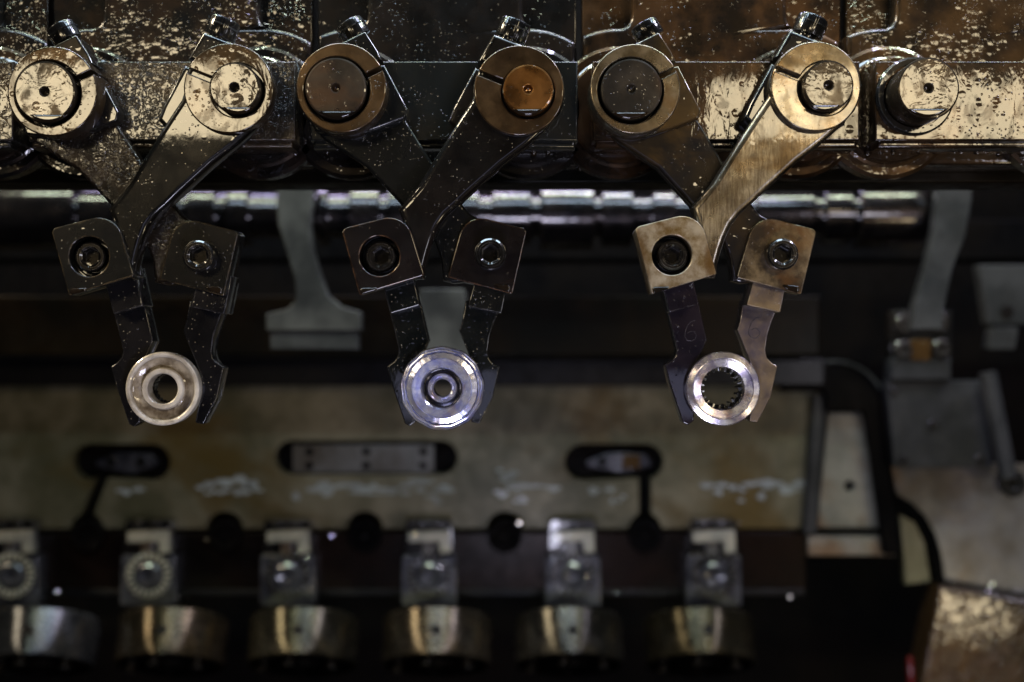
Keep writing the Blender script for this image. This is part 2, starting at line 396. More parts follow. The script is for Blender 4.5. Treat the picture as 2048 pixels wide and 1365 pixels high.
M['amber'] = oil('amber_spacer', (0.045, 0.022, 0.005), (0.07, 0.038, 0.012), 0.4, 0.4, coat=0.6, bead=0.0, seed=51)
M['wetbrown'] = oil('wet_brown_block', (0.018, 0.010, 0.005), (0.055, 0.029, 0.012), 0.4, 0.35, coat=1.0, bead=0, lump=2.0, film=3.0, seed=52, cscale=8, lscale=110)
M['tan'] = oil('tan_plate_steel', (0.07, 0.058, 0.045), (0.15, 0.145, 0.14), 0.3, 0.45, coat=0.5, bead=0, film=0.5, seed=53, cscale=12, stain=(0.10, 0.052, 0.014), stain_amt=0.8, coat_rough=0.2)
M['red'] = oil('red_pipe_paint', (0.06, 0.003, 0.004), (0.08, 0.005, 0.005), 0.0, 0.25, coat=1.0, bead=0, seed=54)
M['wedge'] = oil('pale_wedge_steel', (0.18, 0.17, 0.14), (0.30, 0.28, 0.235), 0.2, 0.5, coat=0.25, bead=0, seed=57, cscale=20, stain=(0.17, 0.085, 0.03), stain_amt=0.8, coat_rough=0.3)
M['chalk'] = oil('dried_white_residue', (0.27, 0.28, 0.265), (0.38, 0.395, 0.37), 0.0, 0.7, coat=0.1, bead=0, seed=55, cscale=40)

# ------------------------------------------------------------------ gripper arms
def lerp(a, b, t): return a + (b - a) * t


# where hub (y about 180) and clamp block (y about 510) of each gripper stand against the right-hand gripper
FRONT = [((-1175, 4), (-1166, 3)), ((-594, 8), (-585, 2)), ((0, 0), (0, 0))]
REAR = [((-1166, 5), (-1155, 3)), ((-588, -2), (-578, -1)), ((0, 0), (0, 0))]
FING = [(-1108, 3), (-556, 2), (0, 0)]
RING = [(324.6, 778), (884, 777), (1446.3, 778)]


def warp(tab, g):
    (ax, ay), (bx, by) = tab[g]

    def f(p):
        t = min(max((p[1] - 180) / 330.0, 0), 1)
        return (p[0] + lerp(ax, bx, t), p[1] + lerp(ay, by, t)) + tuple(p[2:])
    return f


def c_ring(cx, cy, R, hx, hy, r, ang, w, n=72):
    """Disc with an eccentric bore and a clamp slit running out at ang (photo angle, y down)."""
    u = (cos(ang), sin(ang)); nrm = (-u[1], u[0])

    def hit(px, py, rad, s):
        ox, oy = hx + nrm[0] * s - px, hy + nrm[1] * s - py
        b = ox * u[0] + oy * u[1]; c = ox * ox + oy * oy - rad * rad
        t = -b + sqrt(max(b * b - c, 0)); return (ox + u[0] * t + px, oy + u[1] * t + py)
    o1, o2 = hit(cx, cy, R, w / 2), hit(cx, cy, R, -w / 2)
    i1, i2 = hit(hx, hy, r, w / 2), hit(hx, hy, r, -w / 2)
    a1 = atan2(o1[1] - cy, o1[0] - cx); a2 = atan2(o2[1] - cy, o2[0] - cx)
    if a2 < a1: a2 += 2 * pi
    out = [(cx + R * cos(lerp(a1, a2, i / n)), cy + R * sin(lerp(a1, a2, i / n))) for i in range(n + 1)]
    b2 = atan2(i2[1] - hy, i2[0] - hx); b1 = atan2(i1[1] - hy, i1[0] - hx)
    if b1 > b2: b1 -= 2 * pi
    out += [(hx + r * cos(lerp(b2, b1, i / n)), hy + r * sin(lerp(b2, b1, i / n))) for i in range(n + 1)]
    return out


def pin_mesh(cx, cy, r, Y0, Y1, Yref=0, hole=6):
    return face_lathe(cx, cy, Yref, [(0.01, Y0 + 14), (hole * .75, Y0 + 13), (hole, Y0 + 5), (hole + 3.5, Y0 + 0.6), (hole + 5, Y0), (r - 4, Y0), (r - 1.2, Y0 + 1.2), (r, Y0 + 4), (r, Y1)])


def screw_mesh(cx, cy, Y0, Y1, r, Yref):
    h = hexr(r * 0.60)
    return face_lathe(cx, cy, Yref, [(0.01, Y0 + 26), (hexr(r * 0.57), Y0 + 26), (h, Y0 + 3), (r * 0.68, Y0), (r * 0.86, Y0), (r * 0.96, Y0 + 2.5), (r, Y0 + 6), (r, Y1)])


def bolt_mesh(px, py, Y, d, r, hgt):
    c = P(px, py, Y); k = K(Y) * S
    kn = lambda rr: (lambda t: rr * k * (1 + 0.008 * sin(36 * t)))
    return lathe([(0.01, (hgt - 16) * k), (lambda t: hexr(r * .5)(t) * k, (hgt - 15) * k), (lambda t: hexr(r * .52)(t) * k, hgt * k), (r * .84 * k, hgt * k), (r * .95 * k, (hgt - 2) * k), (kn(r), (hgt - 5) * k), (kn(r), 4 * k), (r * .97 * k, 0), (r * .6 * k, -1 * k), (r * .6 * k, -60 * k)], axis_mat(c, d), 120)


def bead(pts, Y, h=5):
    return prism([pts], Y - h, Y + h, h * 0.95, 4)


def segment(cx, cy, r, drop, n=16):
    """Lower segment of a circle, starting drop px below the centre."""
    a = math.asin(drop / r)
    return [(cx + r * cos(q), cy + r * sin(q)) for q in [lerp(a, pi - a, i / n) for i in range(n + 1)]]


def tube_px(pts, Y, r):
    """Thin line lying on a face, pts in photo px."""
    cu = bpy.data.curves.new('c', 'CURVE'); cu.dimensions = '3D'; cu.bevel_depth = r * S; cu.bevel_resolution = 1
    sp = cu.splines.new('POLY'); sp.points.add(len(pts) - 1)
    for i, p in enumerate(pts): sp.points[i].co = (*P(p[0], p[1], Y), 1)
    ob = bpy.data.objects.new('c', cu); me = bpy.data.meshes.new_from_object(ob)
    bpy.data.objects.remove(ob); bpy.data.curves.remove(cu)
    me.shade_smooth()
    return me


SIX = [(10, -24), (2, -22), (-6, -14), (-11, -2), (-12, 10), (-7, 18), (2, 20), (10, 15), (12, 7), (8, 0), (0, -1), (-7, 3)]


def front_arm(g, m, label):
    f = warp(FRONT, g); q = lambda pts: [f(p) for p in pts]
    pc = f((1650, 177)); dc = f((1632, 173))
    t = root('gripper_arm', P(*pc, 300), label, 'gripper arm', 'crossed gripper arms clamped on the pivot pins')
    body = [(1541, 180), (1536, 195), (1505, 240), (1460, 310), (1426, 365), (1384, 415), (1392, 440), (1397, 510), (1400, 556), (1432, 556), (1436, 530), (1443, 503), (1452, 476), (1464, 450), (1481, 428), (1504, 408), (1530, 383), (1595, 325), (1646, 286), (1681, 255), (1712, 220)]
    body += [(1632 + 92 * cos(a), 173 + 92 * sin(a)) for a in [radians(x) for x in range(20, -186, -10)]]
    link('arm_body', prism([q(body)], 10, 66, 13, 5), m['arm'], t)
    hub = [(1581, 59, 5), (1650, 85, 8), (1700, 120), (1718, 180), (1690, 250), (1600, 295), (1512, 262, 8), (1488, 236, 8), (1500, 207), (1544, 126), (1606, 150), (1611, 139), (1549, 114)]
    link('clamp_hub', prism([round_poly(q(hub))], 36, 118, 9, 4), m['hub'], t)
    link('clamp_collar', prism([c_ring(*dc, 90, *f((1650, 177)), 54, radians(180 + 22), 10)], -10, 40, 3.0), m['disc'], t)
    p = link('pivot_pin', pin_mesh(*pc, 50, -34, 300), m['pin'], t)
    link('clamp_bolt', bolt_mesh(*f((1613, 72)), 72, (0.38, 0, 0.92), 31, 40), M['bolt'], t)
    bl = [(1269, 455, 11), (1398.5, 421.5, 50), (1434, 549, 5), (1304, 589, 4)]
    hc = f((1344, 510.6))
    b = link('holder_block', prism([round_poly(q(bl)), circ(*hc, 40)[::-1]], -2, 84, 2.5), m['block'], t)
    link('counterbore', face_lathe(*hc, 0, [(0.01, 47), (38, 47), (40.3, 44), (40.3, 3)]), M['hole'], b)
    link('oil_bead', bead(round_poly(q([(1303, 574, 6), (1340, 573, 8), (1336, 580, 5), (1307, 588, 4)])), -2, 4), M['drop'], b)
    link('oil_bead', bead(segment(*pc, 46, 33), -34, 5), M['drop'], p)
    link('cap_screw', screw_mesh(*f((1346, 511)), 12, 46, 31, 12), M['screw'], t)
    finger(g, t, m, 'L')
    return t


def rear_arm(g, m, label):
    f = warp(REAR, g); q = lambda pts: [f(p) for p in pts]
    pc = f((1261.5, 182)); dc = f((1270.5, 178))
    t = root('gripper_arm', P(*pc, 300), label, 'gripper arm', 'crossed gripper arms clamped on the pivot pins')
    body = [(1190, 230), (1233, 282), (1316, 336), (1385, 413), (1425, 452), (1447, 485), (1460, 520), (1464, 562), (1485, 568), (1560, 560), (1575, 470), (1540, 440), (1522, 430), (1503, 408), (1442, 317), (1405, 255), (1380, 215), (1340, 150), (1270, 120), (1205, 150), (1185, 190)]
    link('arm_body', prism([q(body)], 76, 130, 7, 4), m['rear'], t)
    hub = [(1262, 92, 5), (1318, 64, 5), (1343, 103), (1352, 122), (1322, 128), (1324, 137), (1357, 132), (1402, 220, 6), (1398, 238, 8), (1337, 260, 6), (1290, 275), (1215, 265), (1182, 180), (1205, 118)]
    link('clamp_hub', prism([round_poly(q(hub))], 48, 150, 5), m['rhub'], t)
    link('clamp_collar', prism([c_ring(*dc, 90, *pc, 66, radians(-26), 10)], -12, 112, 3.0), m['rdisc'], t)
    p = link('pivot_pin', pin_mesh(*pc, 61, -20, 300), m['rpin'], t)
    link('oil_bead', bead(segment(*pc, 57, 42), -20, 5), M['drop'], p)
    link('clamp_bolt', bolt_mesh(*f((1303, 78)), 90, (-0.5, 0, 0.86), 29, 36), M['bolt'], t)
    bl = [(1511, 428, 46), (1634, 460, 9), (1603, 590, 5), (1473, 556, 5)]
    b = link('holder_block', prism([round_poly(q(bl))], 62, 142, 2.5), m['rblock'], t)
    link('oil_bead', bead(round_poly(q([(1560, 568, 6), (1600, 572, 6), (1598, 587, 4), (1574, 580, 4)])), 62, 4), M['drop'], b)
    link('cap_screw', screw_mesh(*f((1559, 511)), 22, 66, 31.5, 62), M['screw'], t)
    finger(g, t, m, 'R')
    return t


def finger(g, t, m, side):
    dx, dy = FING[g]; q = lambda pts: [(p[0] + dx, p[1] + dy) + tuple(p[2:]) for p in pts]
    sx = -4 if g == 0 else (-2 if g == 1 else 0)
    if side == 'L':
        stub = [(1318, 545), (1380, 530), (1398, 609, 3), (1339, 626, 3)]
        fin = [(1331, 606), (1392, 590), (1399, 612), (1414, 680, 4), (1402, 708), (1388, 735), (1381, 775), (1384, 812), (1388, 828, 3), (1388, 842, 3), (1376, 851, 3), (1366, 846, 3), (1350, 799), (1339, 766), (1330, 731, 2), (1344, 721), (1351, 712), (1354, 700), (1345, 660)]
    else:
        stub = [(1493, 611, 3), (1514, 535), (1576, 550), (1561, 626, 3)]
        fin = [(1487, 600), (1556, 608), (1550, 629), (1542, 649), (1535, 672), (1531, 700), (1534, 716), (1543, 726), (1555, 733, 2), (1542, 794), (1515, 846, 3), (1498, 843, 3), (1503, 815), (1512, 780), (1510, 750), (1502, 729), (1474.5, 660, 3), (1480, 642)]
    key = 'finL' if side == 'L' else 'finR'
    link('finger_shank', prism([round_poly([(p[0] + sx,) + tuple(p[1:]) for p in q(stub)])], 80, 168, 2.5), m[key], t)
    fo = link('gripper_finger', prism([round_poly(q(fin))], 148, 205, 2.5), m[key], t)
    if g == 2:
        cx, cy = (1381, 664) if side == 'L' else (1509, 658)
        pts = [(cx + x * .95, cy + y * .95) for x, y in SIX]
        link('scratched_numeral', tube_px(pts, 147.6, 1.0), M['mark'], fo, label='handwritten numeral 6 scratched on the finger')


SETS = [
    dict(arm=M['arm_a'], hub=M['hub'], disc=M['disc_a'], pin=M['pin_a'], block=M['block_a'], finL=M['fin_a'], finR=M['fin_a'],
         rear=M['rear_a'], rhub=M['hub'], rdisc=M['disc_a'], rpin=M['pin_a'], rblock=M['block_a']),
    dict(arm=M['arm_b'], hub=M['hub'], disc=M['disc_b'], pin=M['pin_c'], block=M['block_b'], finL=M['fin_b'], finR=M['fin_b'],
         rear=M['rear_b'], rhub=M['rear_b'], rdisc=M['disc_b'], rpin=M['pin_b'], rblock=M['block_b']),
    dict(arm=M['arm_c'], hub=M['hub'], disc=M['disc_c'], pin=M['pin_a'], block=M['block_c'], finL=M['fin_c'], finR=M['fin_d'],
         rear=M['rear_c'], rhub=M['rear_c'], rdisc=M['disc_c'], rpin=M['pin_b'], rblock=M['block_d']),
]
FL = ['black oily front arm reaching down to the left jaw of the dull dished washer',
      'brown-black front arm with a copper coloured pivot pin above the violet wavy ring',
      'bright worn steel front arm ending in a golden holder block above the toothed ring']
RL = ['tar-crusted black arm behind the leftmost front arm, holding the right jaw of the dull washer',
      'flecked grey-black arm passing behind the arm with the copper pin',
      'stained dark arm passing behind the bright worn steel arm to a smoky block']
for g in range(3):
    rear_arm(g, SETS[g], RL[g]); front_arm(g, SETS[g], FL[g])

# ------------------------------------------------------------------ workpieces held in the jaws
def teeth(r0, r1, n):
    return lambda t: r0 + (r1 - r0) * (0.5 + 0.5 * max(-1, min(1, 1.7 * cos(n * t))))


x, y = RING[0]
t = root('flanged_washer', P(x, y, 120), 'dull stained dished washer with raised inner collar held in the leftmost jaws', 'washer', 'rings held in the gripper jaws')
link('flange', face_lathe(x, y, 120, [(62.5, 127), (64.5, 121), (67, 119.2), (71, 119), (73.4, 121), (74, 126), (74, 150), (60, 165)], 96), M['ring_a'], t)
link('dish', face_lathe(x, y, 120, [(42, 132), (46, 134), (58, 130), (62.6, 126.5)], 96), M['dish'], t)
link('collar', face_lathe(x, y, 120, [(43, 137), (42, 124), (40, 120), (33, 120), (30.5, 122.5), (30, 127), (30, 165)], 96), M['ring_a'], t)
link('inner_teeth', face_lathe(x, y, 120, [(teeth(30, 28, 22), 168), (teeth(30, 28, 22), 200), (60, 200), (60, 165)], 264), M['hole'], t)

x, y = RING[1]
wv = lambda r: (lambda a: r * (1 + 0.008 * sin(13 * a) + 0.004 * sin(7 * a + 1)))
rp = lambda r: (lambda a: r + 0.45 * sin(30 * a))
t = root('stepped_ring', P(x, y, 120), 'violet shining stepped ring with wavy rim held in the middle jaws', 'ring', 'rings held in the gripper jaws')
link('rim', face_lathe(x, y, 120, [(rp(71.5), 122), (72.6, 130), (73.4, 130), (wv(74.4), 119), (wv(75.5), 117.5), (wv(77.4), 118), (wv(78), 125), (wv(78.8), 125), (wv(79.6), 118), (wv(80.6), 117.5), (wv(82.8), 120), (wv(84), 126), (wv(84), 140), (wv(78), 160)], 204), M['ring_b'], t)
link('disc_face', face_lathe(x, y, 120, [(38, 132), (40.5, 121), (43, 118.5), (58.5, 117.4), (59, 121), (60, 121), (60.6, 116.6), (rp(70.5), 119.5), (rp(71.5), 123)], 204), M['ring_b'], t)
link('bore_step', face_lathe(x, y, 120, [(30, 140), (37.9, 135), (38, 131)], 144), M['bolt'], t)
link('bore_sleeve', face_lathe(x, y, 120, [(31, 141), (29, 131), (27, 129), (25, 131), (22, 134), (20, 133), (18, 136), (17.5, 142), (17.5, 190)], 96), M['ring_b'], t)

x, y = RING[2]
t = root('toothed_ring', P(x, y, 120), 'bright ring with dark internal teeth held in the rightmost jaws', 'ring', 'rings held in the gripper jaws')
link('ring_body', face_lathe(x, y, 120, [(43, 150), (41.5, 142), (42, 137), (44, 125), (58.6, 121), (59.4, 124), (60.4, 124), (61, 119.4), (62, 119), (72.5, 122.4), (74.5, 125), (74.5, 160), (66, 180)], 96), M['ring_c'], t)
link('inner_teeth', face_lathe(x, y, 120, [(43, 149), (teeth(42.5, 34.5, 19), 151), (teeth(42.5, 34.5, 19), 200), (66, 200)], 288), M['bolt'], t)

# ------------------------------------------------------------------ bearing housings behind the arms
HP = 528.5       # housing pitch in photo px at depth 305


def arc(cx, cy, r, a0, a1, n=14):
    return [(cx + r * cos(radians(lerp(a0, a1, i / n))), cy + r * sin(radians(lerp(a0, a1, i / n)))) for i in range(n + 1)]


def housing(i, mh, mb, label, pins=()):
    ox = (i - 1) * HP                        # against the middle housing
    sh = lambda pts: [(p[0] + ox,) + tuple(p[1:]) for p in pts]
    t = root('bearing_housing', P(894 + ox, 300, 345), label, 'bearing housing', 'bearing housings standing side by side along the top')
    link('back_plate', box(635 + ox, -230, 1153 + ox, 335, 368, 450, 4), mh, t)
    L = arc(708, 231, 175, -114, -84); R = arc(1055, 231, 175, -96, -57)
    out = [(735, -230), (735, 26)] + [(733, 40), (727, 50), (718, 55)] + L[::-1][2:] + [(637, 90), (637, 330), (1151, 330), (1151, 96)] + R[::-1][:-1] + [(1058, 54), (1050, 46), (1046, 34), (1045, 22), (1045, -230)]
    link('front_plate', prism([sh(out)], 305, 372, 11, 4), mh, t)
    for cx in (708, 1055):
        link('boss', face_lathe(cx + ox, 231, 305, [(60, 222), (100, 222), (104, 226), (104, 258), (110, 262), (124, 262), (131, 268), (131, 310)]), mh, t)
    bx = 1024 + (894 + ox + 3 - 1024) / K(305) ** -1 / K(105)
    c = link('cover_bar', box(bx - 267, 123, bx + 267, 282, 105, 225, 4), mb, t)
    link('drip_lip', box(bx - 262, 272, bx + 262, 297, 128, 222, 7), mb, c)
    return t


housing(-1, M['house_a'], M['bar_a'], 'black oily housing cut off by the left edge of the picture')
housing(0, M['house_a'], M['bar_a'], 'black housing covered in cream oil beads behind the leftmost pair of arms')
housing(1, M['house_b'], M['bar_b'], 'dark nearly dry housing behind the pair of arms with the copper pin')
housing(2, M['house_c'], M['bar_c'], 'brown housing behind the bright worn steel arm')
housing(3, M['house_d'], M['bar_c'], 'wet brown housing at the right end with a free pivot pin')
t = root('pivot_pin', P(1857, 177, 105), 'short free pivot pin with wet cream face at the upper right', 'pivot pin')
p = link('pin', pin_mesh(1857, 177, 62, -2, 230, 0, 6), M['pin_a'], t)
link('oil_bead', bead(segment(1857, 177, 57, 40), -2, 5), M['drop'], p)
link('pin_collar', face_lathe(1828, 194, 105, [(64, 92), (74, 92), (78, 97), (78, 120)]), M['hub'], t)

link('cross_rail', box(-300, 333, 2350, 366, 470, 640, 5), M['brown'], None, 'long dark rail running under all the bearing housings', 'rail')
# oil hanging below the housings
ms = []
for _ in range(46):
    px = random.uniform(20, 2040); r = random.uniform(2.5, 8); Y = random.uniform(140, 300); py = random.choice((298, 300, 332))
    if py == 332: Y = random.uniform(312, 420)
    c = P(px, py, Y)
    ms.append(lathe([(0.02 * r * S, -2.2 * r * S), (.6 * r * S, -2.0 * r * S), (r * S, -1.3 * r * S), (.85 * r * S, -.5 * r * S), (.5 * r * S, 0.1 * r * S), (.4 * r * S, .8 * r * S)], Matrix.Translation(c), 14))
link('oil_drops', join(ms), M['drop'], None, 'dark oil drops hanging below the bearing housings', 'oil', kind='stuff')

# ------------------------------------------------------------------ shaft and brackets behind
YS = 2000
t = root('drive_shaft', P(900, 428, YS), 'dark horizontal shaft with collars shining along its top behind the arms', 'shaft')


def hcyl(x0, x1, yc, r, Y):
    a = P(x0, yc, Y); L = (x1 - x0) * K(Y) * S; rr = r * K(Y) * S; b = min(3 * S * K(Y), rr * .1)
    return lathe([(0.001, 0), (rr - b, 0), (rr, b), (rr, L - b), (rr - b, L), (0.001, L)], axis_mat(a, (1, 0, 0)), 72)


link('shaft_core', hcyl(-200, 1850, 428, 48, YS), M['shaft'], t)
for x0, x1, r in [(-150, 165, 62), (170, 262, 59), (300, 372, 61), (385, 440, 60), (462, 505, 59), (640, 662, 60), (705, 765, 61), (780, 850, 60), (905, 960, 61), (985, 1062, 60), (1080, 1185, 62), (1200, 1262, 60), (1300, 1345, 61), (1505, 1620, 60), (1640, 1695, 61), (1708, 1842, 62)]:
    link('shaft_collar', hcyl(x0, x1, 428, 3 * r - 113 - (x0 % 3) * 4, YS), M['shaft'], t)


def tree_bracket(dx, mat, label):
    o = [(553, 300), (625, 300), (625, 400), (620, 450), (625, 500), (640, 550), (655, 590), (680, 612), (722, 625), (722, 662), (532, 662), (532, 628), (575, 618), (592, 600), (590, 560), (572, 500), (556, 450), (553, 400)]
    t = root('support_bracket', P(630 + dx, 662, 1800), label, 'bracket', 'painted brackets below the shaft')
    link('bracket_arm', prism([[(p[0] + dx, p[1]) for p in o]], 1780, 1850, 5), mat, t)
    link('bracket_foot', box(540 + dx, 655, 716 + dx, 700, 1790, 1860, 5), M['grey_dim'], t)


tree_bracket(0, M['grey'], 'pale grey curved bracket standing between the left and the middle gripper')
t = root('support_bracket', P(885, 720, 1800), 'grey upright block behind the middle jaws above the violet ring', 'bracket', 'painted brackets below the shaft')
link('bracket_arm', prism([round_poly([(838, 578, 8), (930, 578, 8), (945, 735, 4), (828, 735, 4)])], 1790, 1850, 5), M['grey'], t)
link('bracket_foot', box(800, 730, 975, 760, 1790, 1860, 5), M['grey_dim'], t)
t = root('support_bracket', P(1860, 660, 1800), 'dim curved bracket in the dark at the right above the bolted clamp', 'bracket', 'painted brackets below the shaft')
link('bracket_arm', prism([[(1878, 300), (1946, 300), (1944, 400), (1932, 470), (1905, 540), (1888, 620), (1885, 660), (1826, 660), (1830, 610), (1850, 540), (1868, 470), (1877, 400)]], 1780, 1850, 5), M['grey_dim'], t)

# beams behind the jaws
link('cross_beam', box(-500, 592, 1640, 712, 2300, 2650, 8), M['brown'], None, 'dark brown cross beam running behind the three pairs of jaws', 'beam')
link('ledge', box(-500, 718, 1650, 772, 2560, 2760, 8), M['slate'], None, 'dark slate ledge along the top of the olive plate', 'ledge')
link('upper_beam', box(-500, 440, 2600, 520, 2900, 3200, 8), M['dark'], None, 'black beam in the dark behind the shaft', 'beam')

# ------------------------------------------------------------------ olive plate with its slots
YP = 2700
t = root('die_plate', P(800, 1060, YP), 'stained olive steel plate with oblong slots across the lower half of the picture', 'plate')


def pill(x0, x1, yc, r, n=10):
    return [(x1 - r + r * cos(radians(a)), yc + r * sin(radians(a))) for a in [lerp(-90, 90, i / n) for i in range(n + 1)]] + \
           [(x0 + r + r * cos(radians(a)), yc + r * sin(radians(a))) for a in [lerp(90, 270, i / n) for i in range(n + 1)]]


bot = []
yb, r = 1058, 36
for cx in (1290, 1010, 730, 450, 175):         # right to left along the lower edge
    bot.append((cx + 34, yb))
    if cx in (1290, 175):
        x0, x1 = (1130, 1326) if cx == 1290 else (145, 340)
        top = 1290 if cx == 1290 else 203
        bot += [(cx + 26, yb - 18), (cx + 12, yb - 30), (top + 12, 956)]
        pl = pill(x0, x1, 925, 36, 14)
        # start at the channel's right side and run round the slot to its left side
        def key(p): return atan2(p[1] - 925, p[0] - top)
        pl2 = [p for p in pl if not (abs(p[0] - top) < 13 and p[1] > 925)]
        pl2.sort(key=lambda p: (key(p) - pi / 2) % (2 * pi), reverse=True)
        bot += pl2
        bot += [(top - 12, 956), (cx - 12, yb - 30), (cx - 26, yb - 18)]
    else:
        bot += [(cx + r * cos(radians(a)), yb + r * .95 * sin(radians(a))) for a in range(-15, -171, -15)]
    bot.append((cx - 34, yb))
outl = [(-500, 766), (1640, 766), (1628, 1058)] + bot + [(-500, 1058)]
link('plate_body', prism([outl, pill(550, 915, 916, 34)[::-1]], YP, YP + 90, 4), M['plate'], t)
link('slot_floor', box(100, 860, 1400, 1120, YP + 70, YP + 110, 2), M['dark'], t)


def blob(cx, cy, w, h, seed):
    rr = random.Random(seed); n = 22
    return [(cx + w * cos(2 * pi * i / n) * rr.uniform(.6, 1.1), cy + h * sin(2 * pi * i / n) * rr.uniform(.45, 1.2)) for i in range(n)]


for cx, cy, w, h in [(455, 970, 58, 12), (492, 975, 40, 9), (425, 985, 30, 8), (625, 985, 35, 16), (690, 975, 70, 8), (770, 980, 45, 7), (850, 975, 55, 9), (865, 995, 25, 8), (1010, 985, 32, 6), (1085, 978, 60, 7), (1045, 1000, 14, 9), (1030, 950, 40, 6), (1210, 985, 28, 8), (1235, 1005, 16, 10), (1430, 977, 38, 7), (1482, 985, 16, 9), (1550, 970, 50, 11), (1590, 985, 26, 6), (270, 985, 35, 7)]:
    rq = random.Random(cx * 7 + cy); pm_ = []
    for k in range(max(3, int(w / 7))):
        bx_, by_ = cx + rq.uniform(-1, 1) * w, cy + rq.gauss(0, .8) * h
        pm_.append(prism([smooth_poly(blob(bx_, by_, rq.uniform(.12, .42) * w + 3, rq.uniform(.25, .8) * h + 1, cx + k), 1)], YP - 3 - .1 * k, YP + 6, .4, 1))
    link('residue_patch', join(pm_), M['chalk'], t, kind='stuff')
link('insert_plate', box(585, 890, 868, 946, YP + 10, YP + 60, 3), M['tan'], t)
for bx in (618, 732, 846):
    for by in (904, 932):
        link('insert_screw', face_lathe(bx, by, YP, [(0.01, YP + 4), (7, YP + 4), (8, YP + 6), (8, YP + 14)], 20), M['dark'], t)
for x0, x1, fl in ((170, 320, 1), (1150, 1310, -1)):
    mid = (x0 + x1) / 2
    link('slot_lever', prism([round_poly([(x0, 930, 8), (mid - 10, 905, 10), (x1 - 20, 908, 10), (x1, 930, 8), (mid + 20, 948, 8)])], YP + 20, YP + 60, 4), M['holder'], t)
    for bx in ((mid - 25, mid + 35)):
        link('lever_screw', face_lathe(bx, 925, YP, [(0.01, YP + 10), (9, YP + 10), (11, YP + 13), (11, YP + 24)], 20), M['bolt'], t)
link('lever_spacer', box(1245, 910, 1280, 938, YP + 8, YP + 30, 2), M['amber'], t)

# dark rail with bolts in the notches below the plate
t = root('tool_rail', P(800, 1190, 2660), 'dark brown rail with pale lower edge carrying the toothed tool holders', 'rail')
link('rail_face', box(-400, 1066, 1612, 1186, 2660, 2800, 5), M['rust'], t)
link('rail_edge', box(-400, 1180, 1610, 1192, 2645, 2700, 4), M['slate'], t)
for cx in (175, 450, 730, 1010, 1290):
    link('rail_bolt', face_lathe(cx, 1072, 2640, [(0.01, 2640), (hexr(16), 2640), (20, 2625), (30, 2625), (34, 2632), (34, 2670)], 36), M['dark'], t)

# tool holders
hx = [22, 296, 575, 858, 1146, 1428]
HL = ['grey toothed tool holder cut off by the left edge of the picture', 'brightest toothed tool holder with clear pale teeth under the left washer',
      'grey tool holder right of the one with clear pale teeth', 'speckled tool holder below the violet ring', 'dull tool holder second from the right end of the row', 'blue-grey tool holder at the right end of the row']
for i, cx in enumerate(hx):
    t = root('tool_holder', P(cx, 1210, 2560), HL[i], 'tool holder', 'tool holders in a row on the rail')
    link('holder_body', prism([round_poly([(cx - 54, 1112, 4), (cx + 54, 1112, 4), (cx + 56, 1212, 4), (cx - 56, 1212, 4)])], 2570, 2680, 4), M['holder'], t)
    link('top_bracket', prism([round_poly([(cx - 46, 1040, 10), (cx + 46, 1040, 10), (cx + 50, 1118, 3), (cx - 50, 1118, 3)])], 2600, 2690, 4), M['bolt'], t)
    link('angle_clamp', prism([[(cx - 42, 1066), (cx + 42, 1062), (cx + 44, 1106), (cx + 22, 1108), (cx + 20, 1084), (cx - 42, 1086)]], 2545, 2610, 4), M['pale'], t)
    link('stem', box(cx - 14, 1084, cx + 8, 1118, 2570, 2620, 3), M['tan'], t)
    for k in (-22, 14):
        link('bracket_screw', face_lathe(cx + k, 1050, 2590, [(0.01, 2586), (5, 2586), (7, 2589), (7, 2610)], 16), M['screw'], t)
    d = link('toothed_disc', face_lathe(cx, 1152, 2560, [(8, 2580), (9, 2562), (20, 2558), (26, 2566), (30, 2566), (30, 2580), (46, 2580)], 48), M['holder'], t)
    tm = []
    for k in range(20):
        a = 2 * pi * k / 20; u = Vector((cos(a), sin(a))); w = Vector((-sin(a), cos(a)))
        tm.append(prism([[tuple(Vector((cx, 1152)) + u * r_ + w * q_) for r_, q_ in ((31, -2.2), (45, -4.2), (45, 4.2), (31, 2.2))]], 2553, 2582, 1, 1))
    link('teeth', join(tm), M['pale'] if i < 2 else M['screw'], d)
    link('disc_bore', face_lathe(cx, 1152, 2560, [(0.01, 2574), (8, 2574)], 24), M['hole'], d)

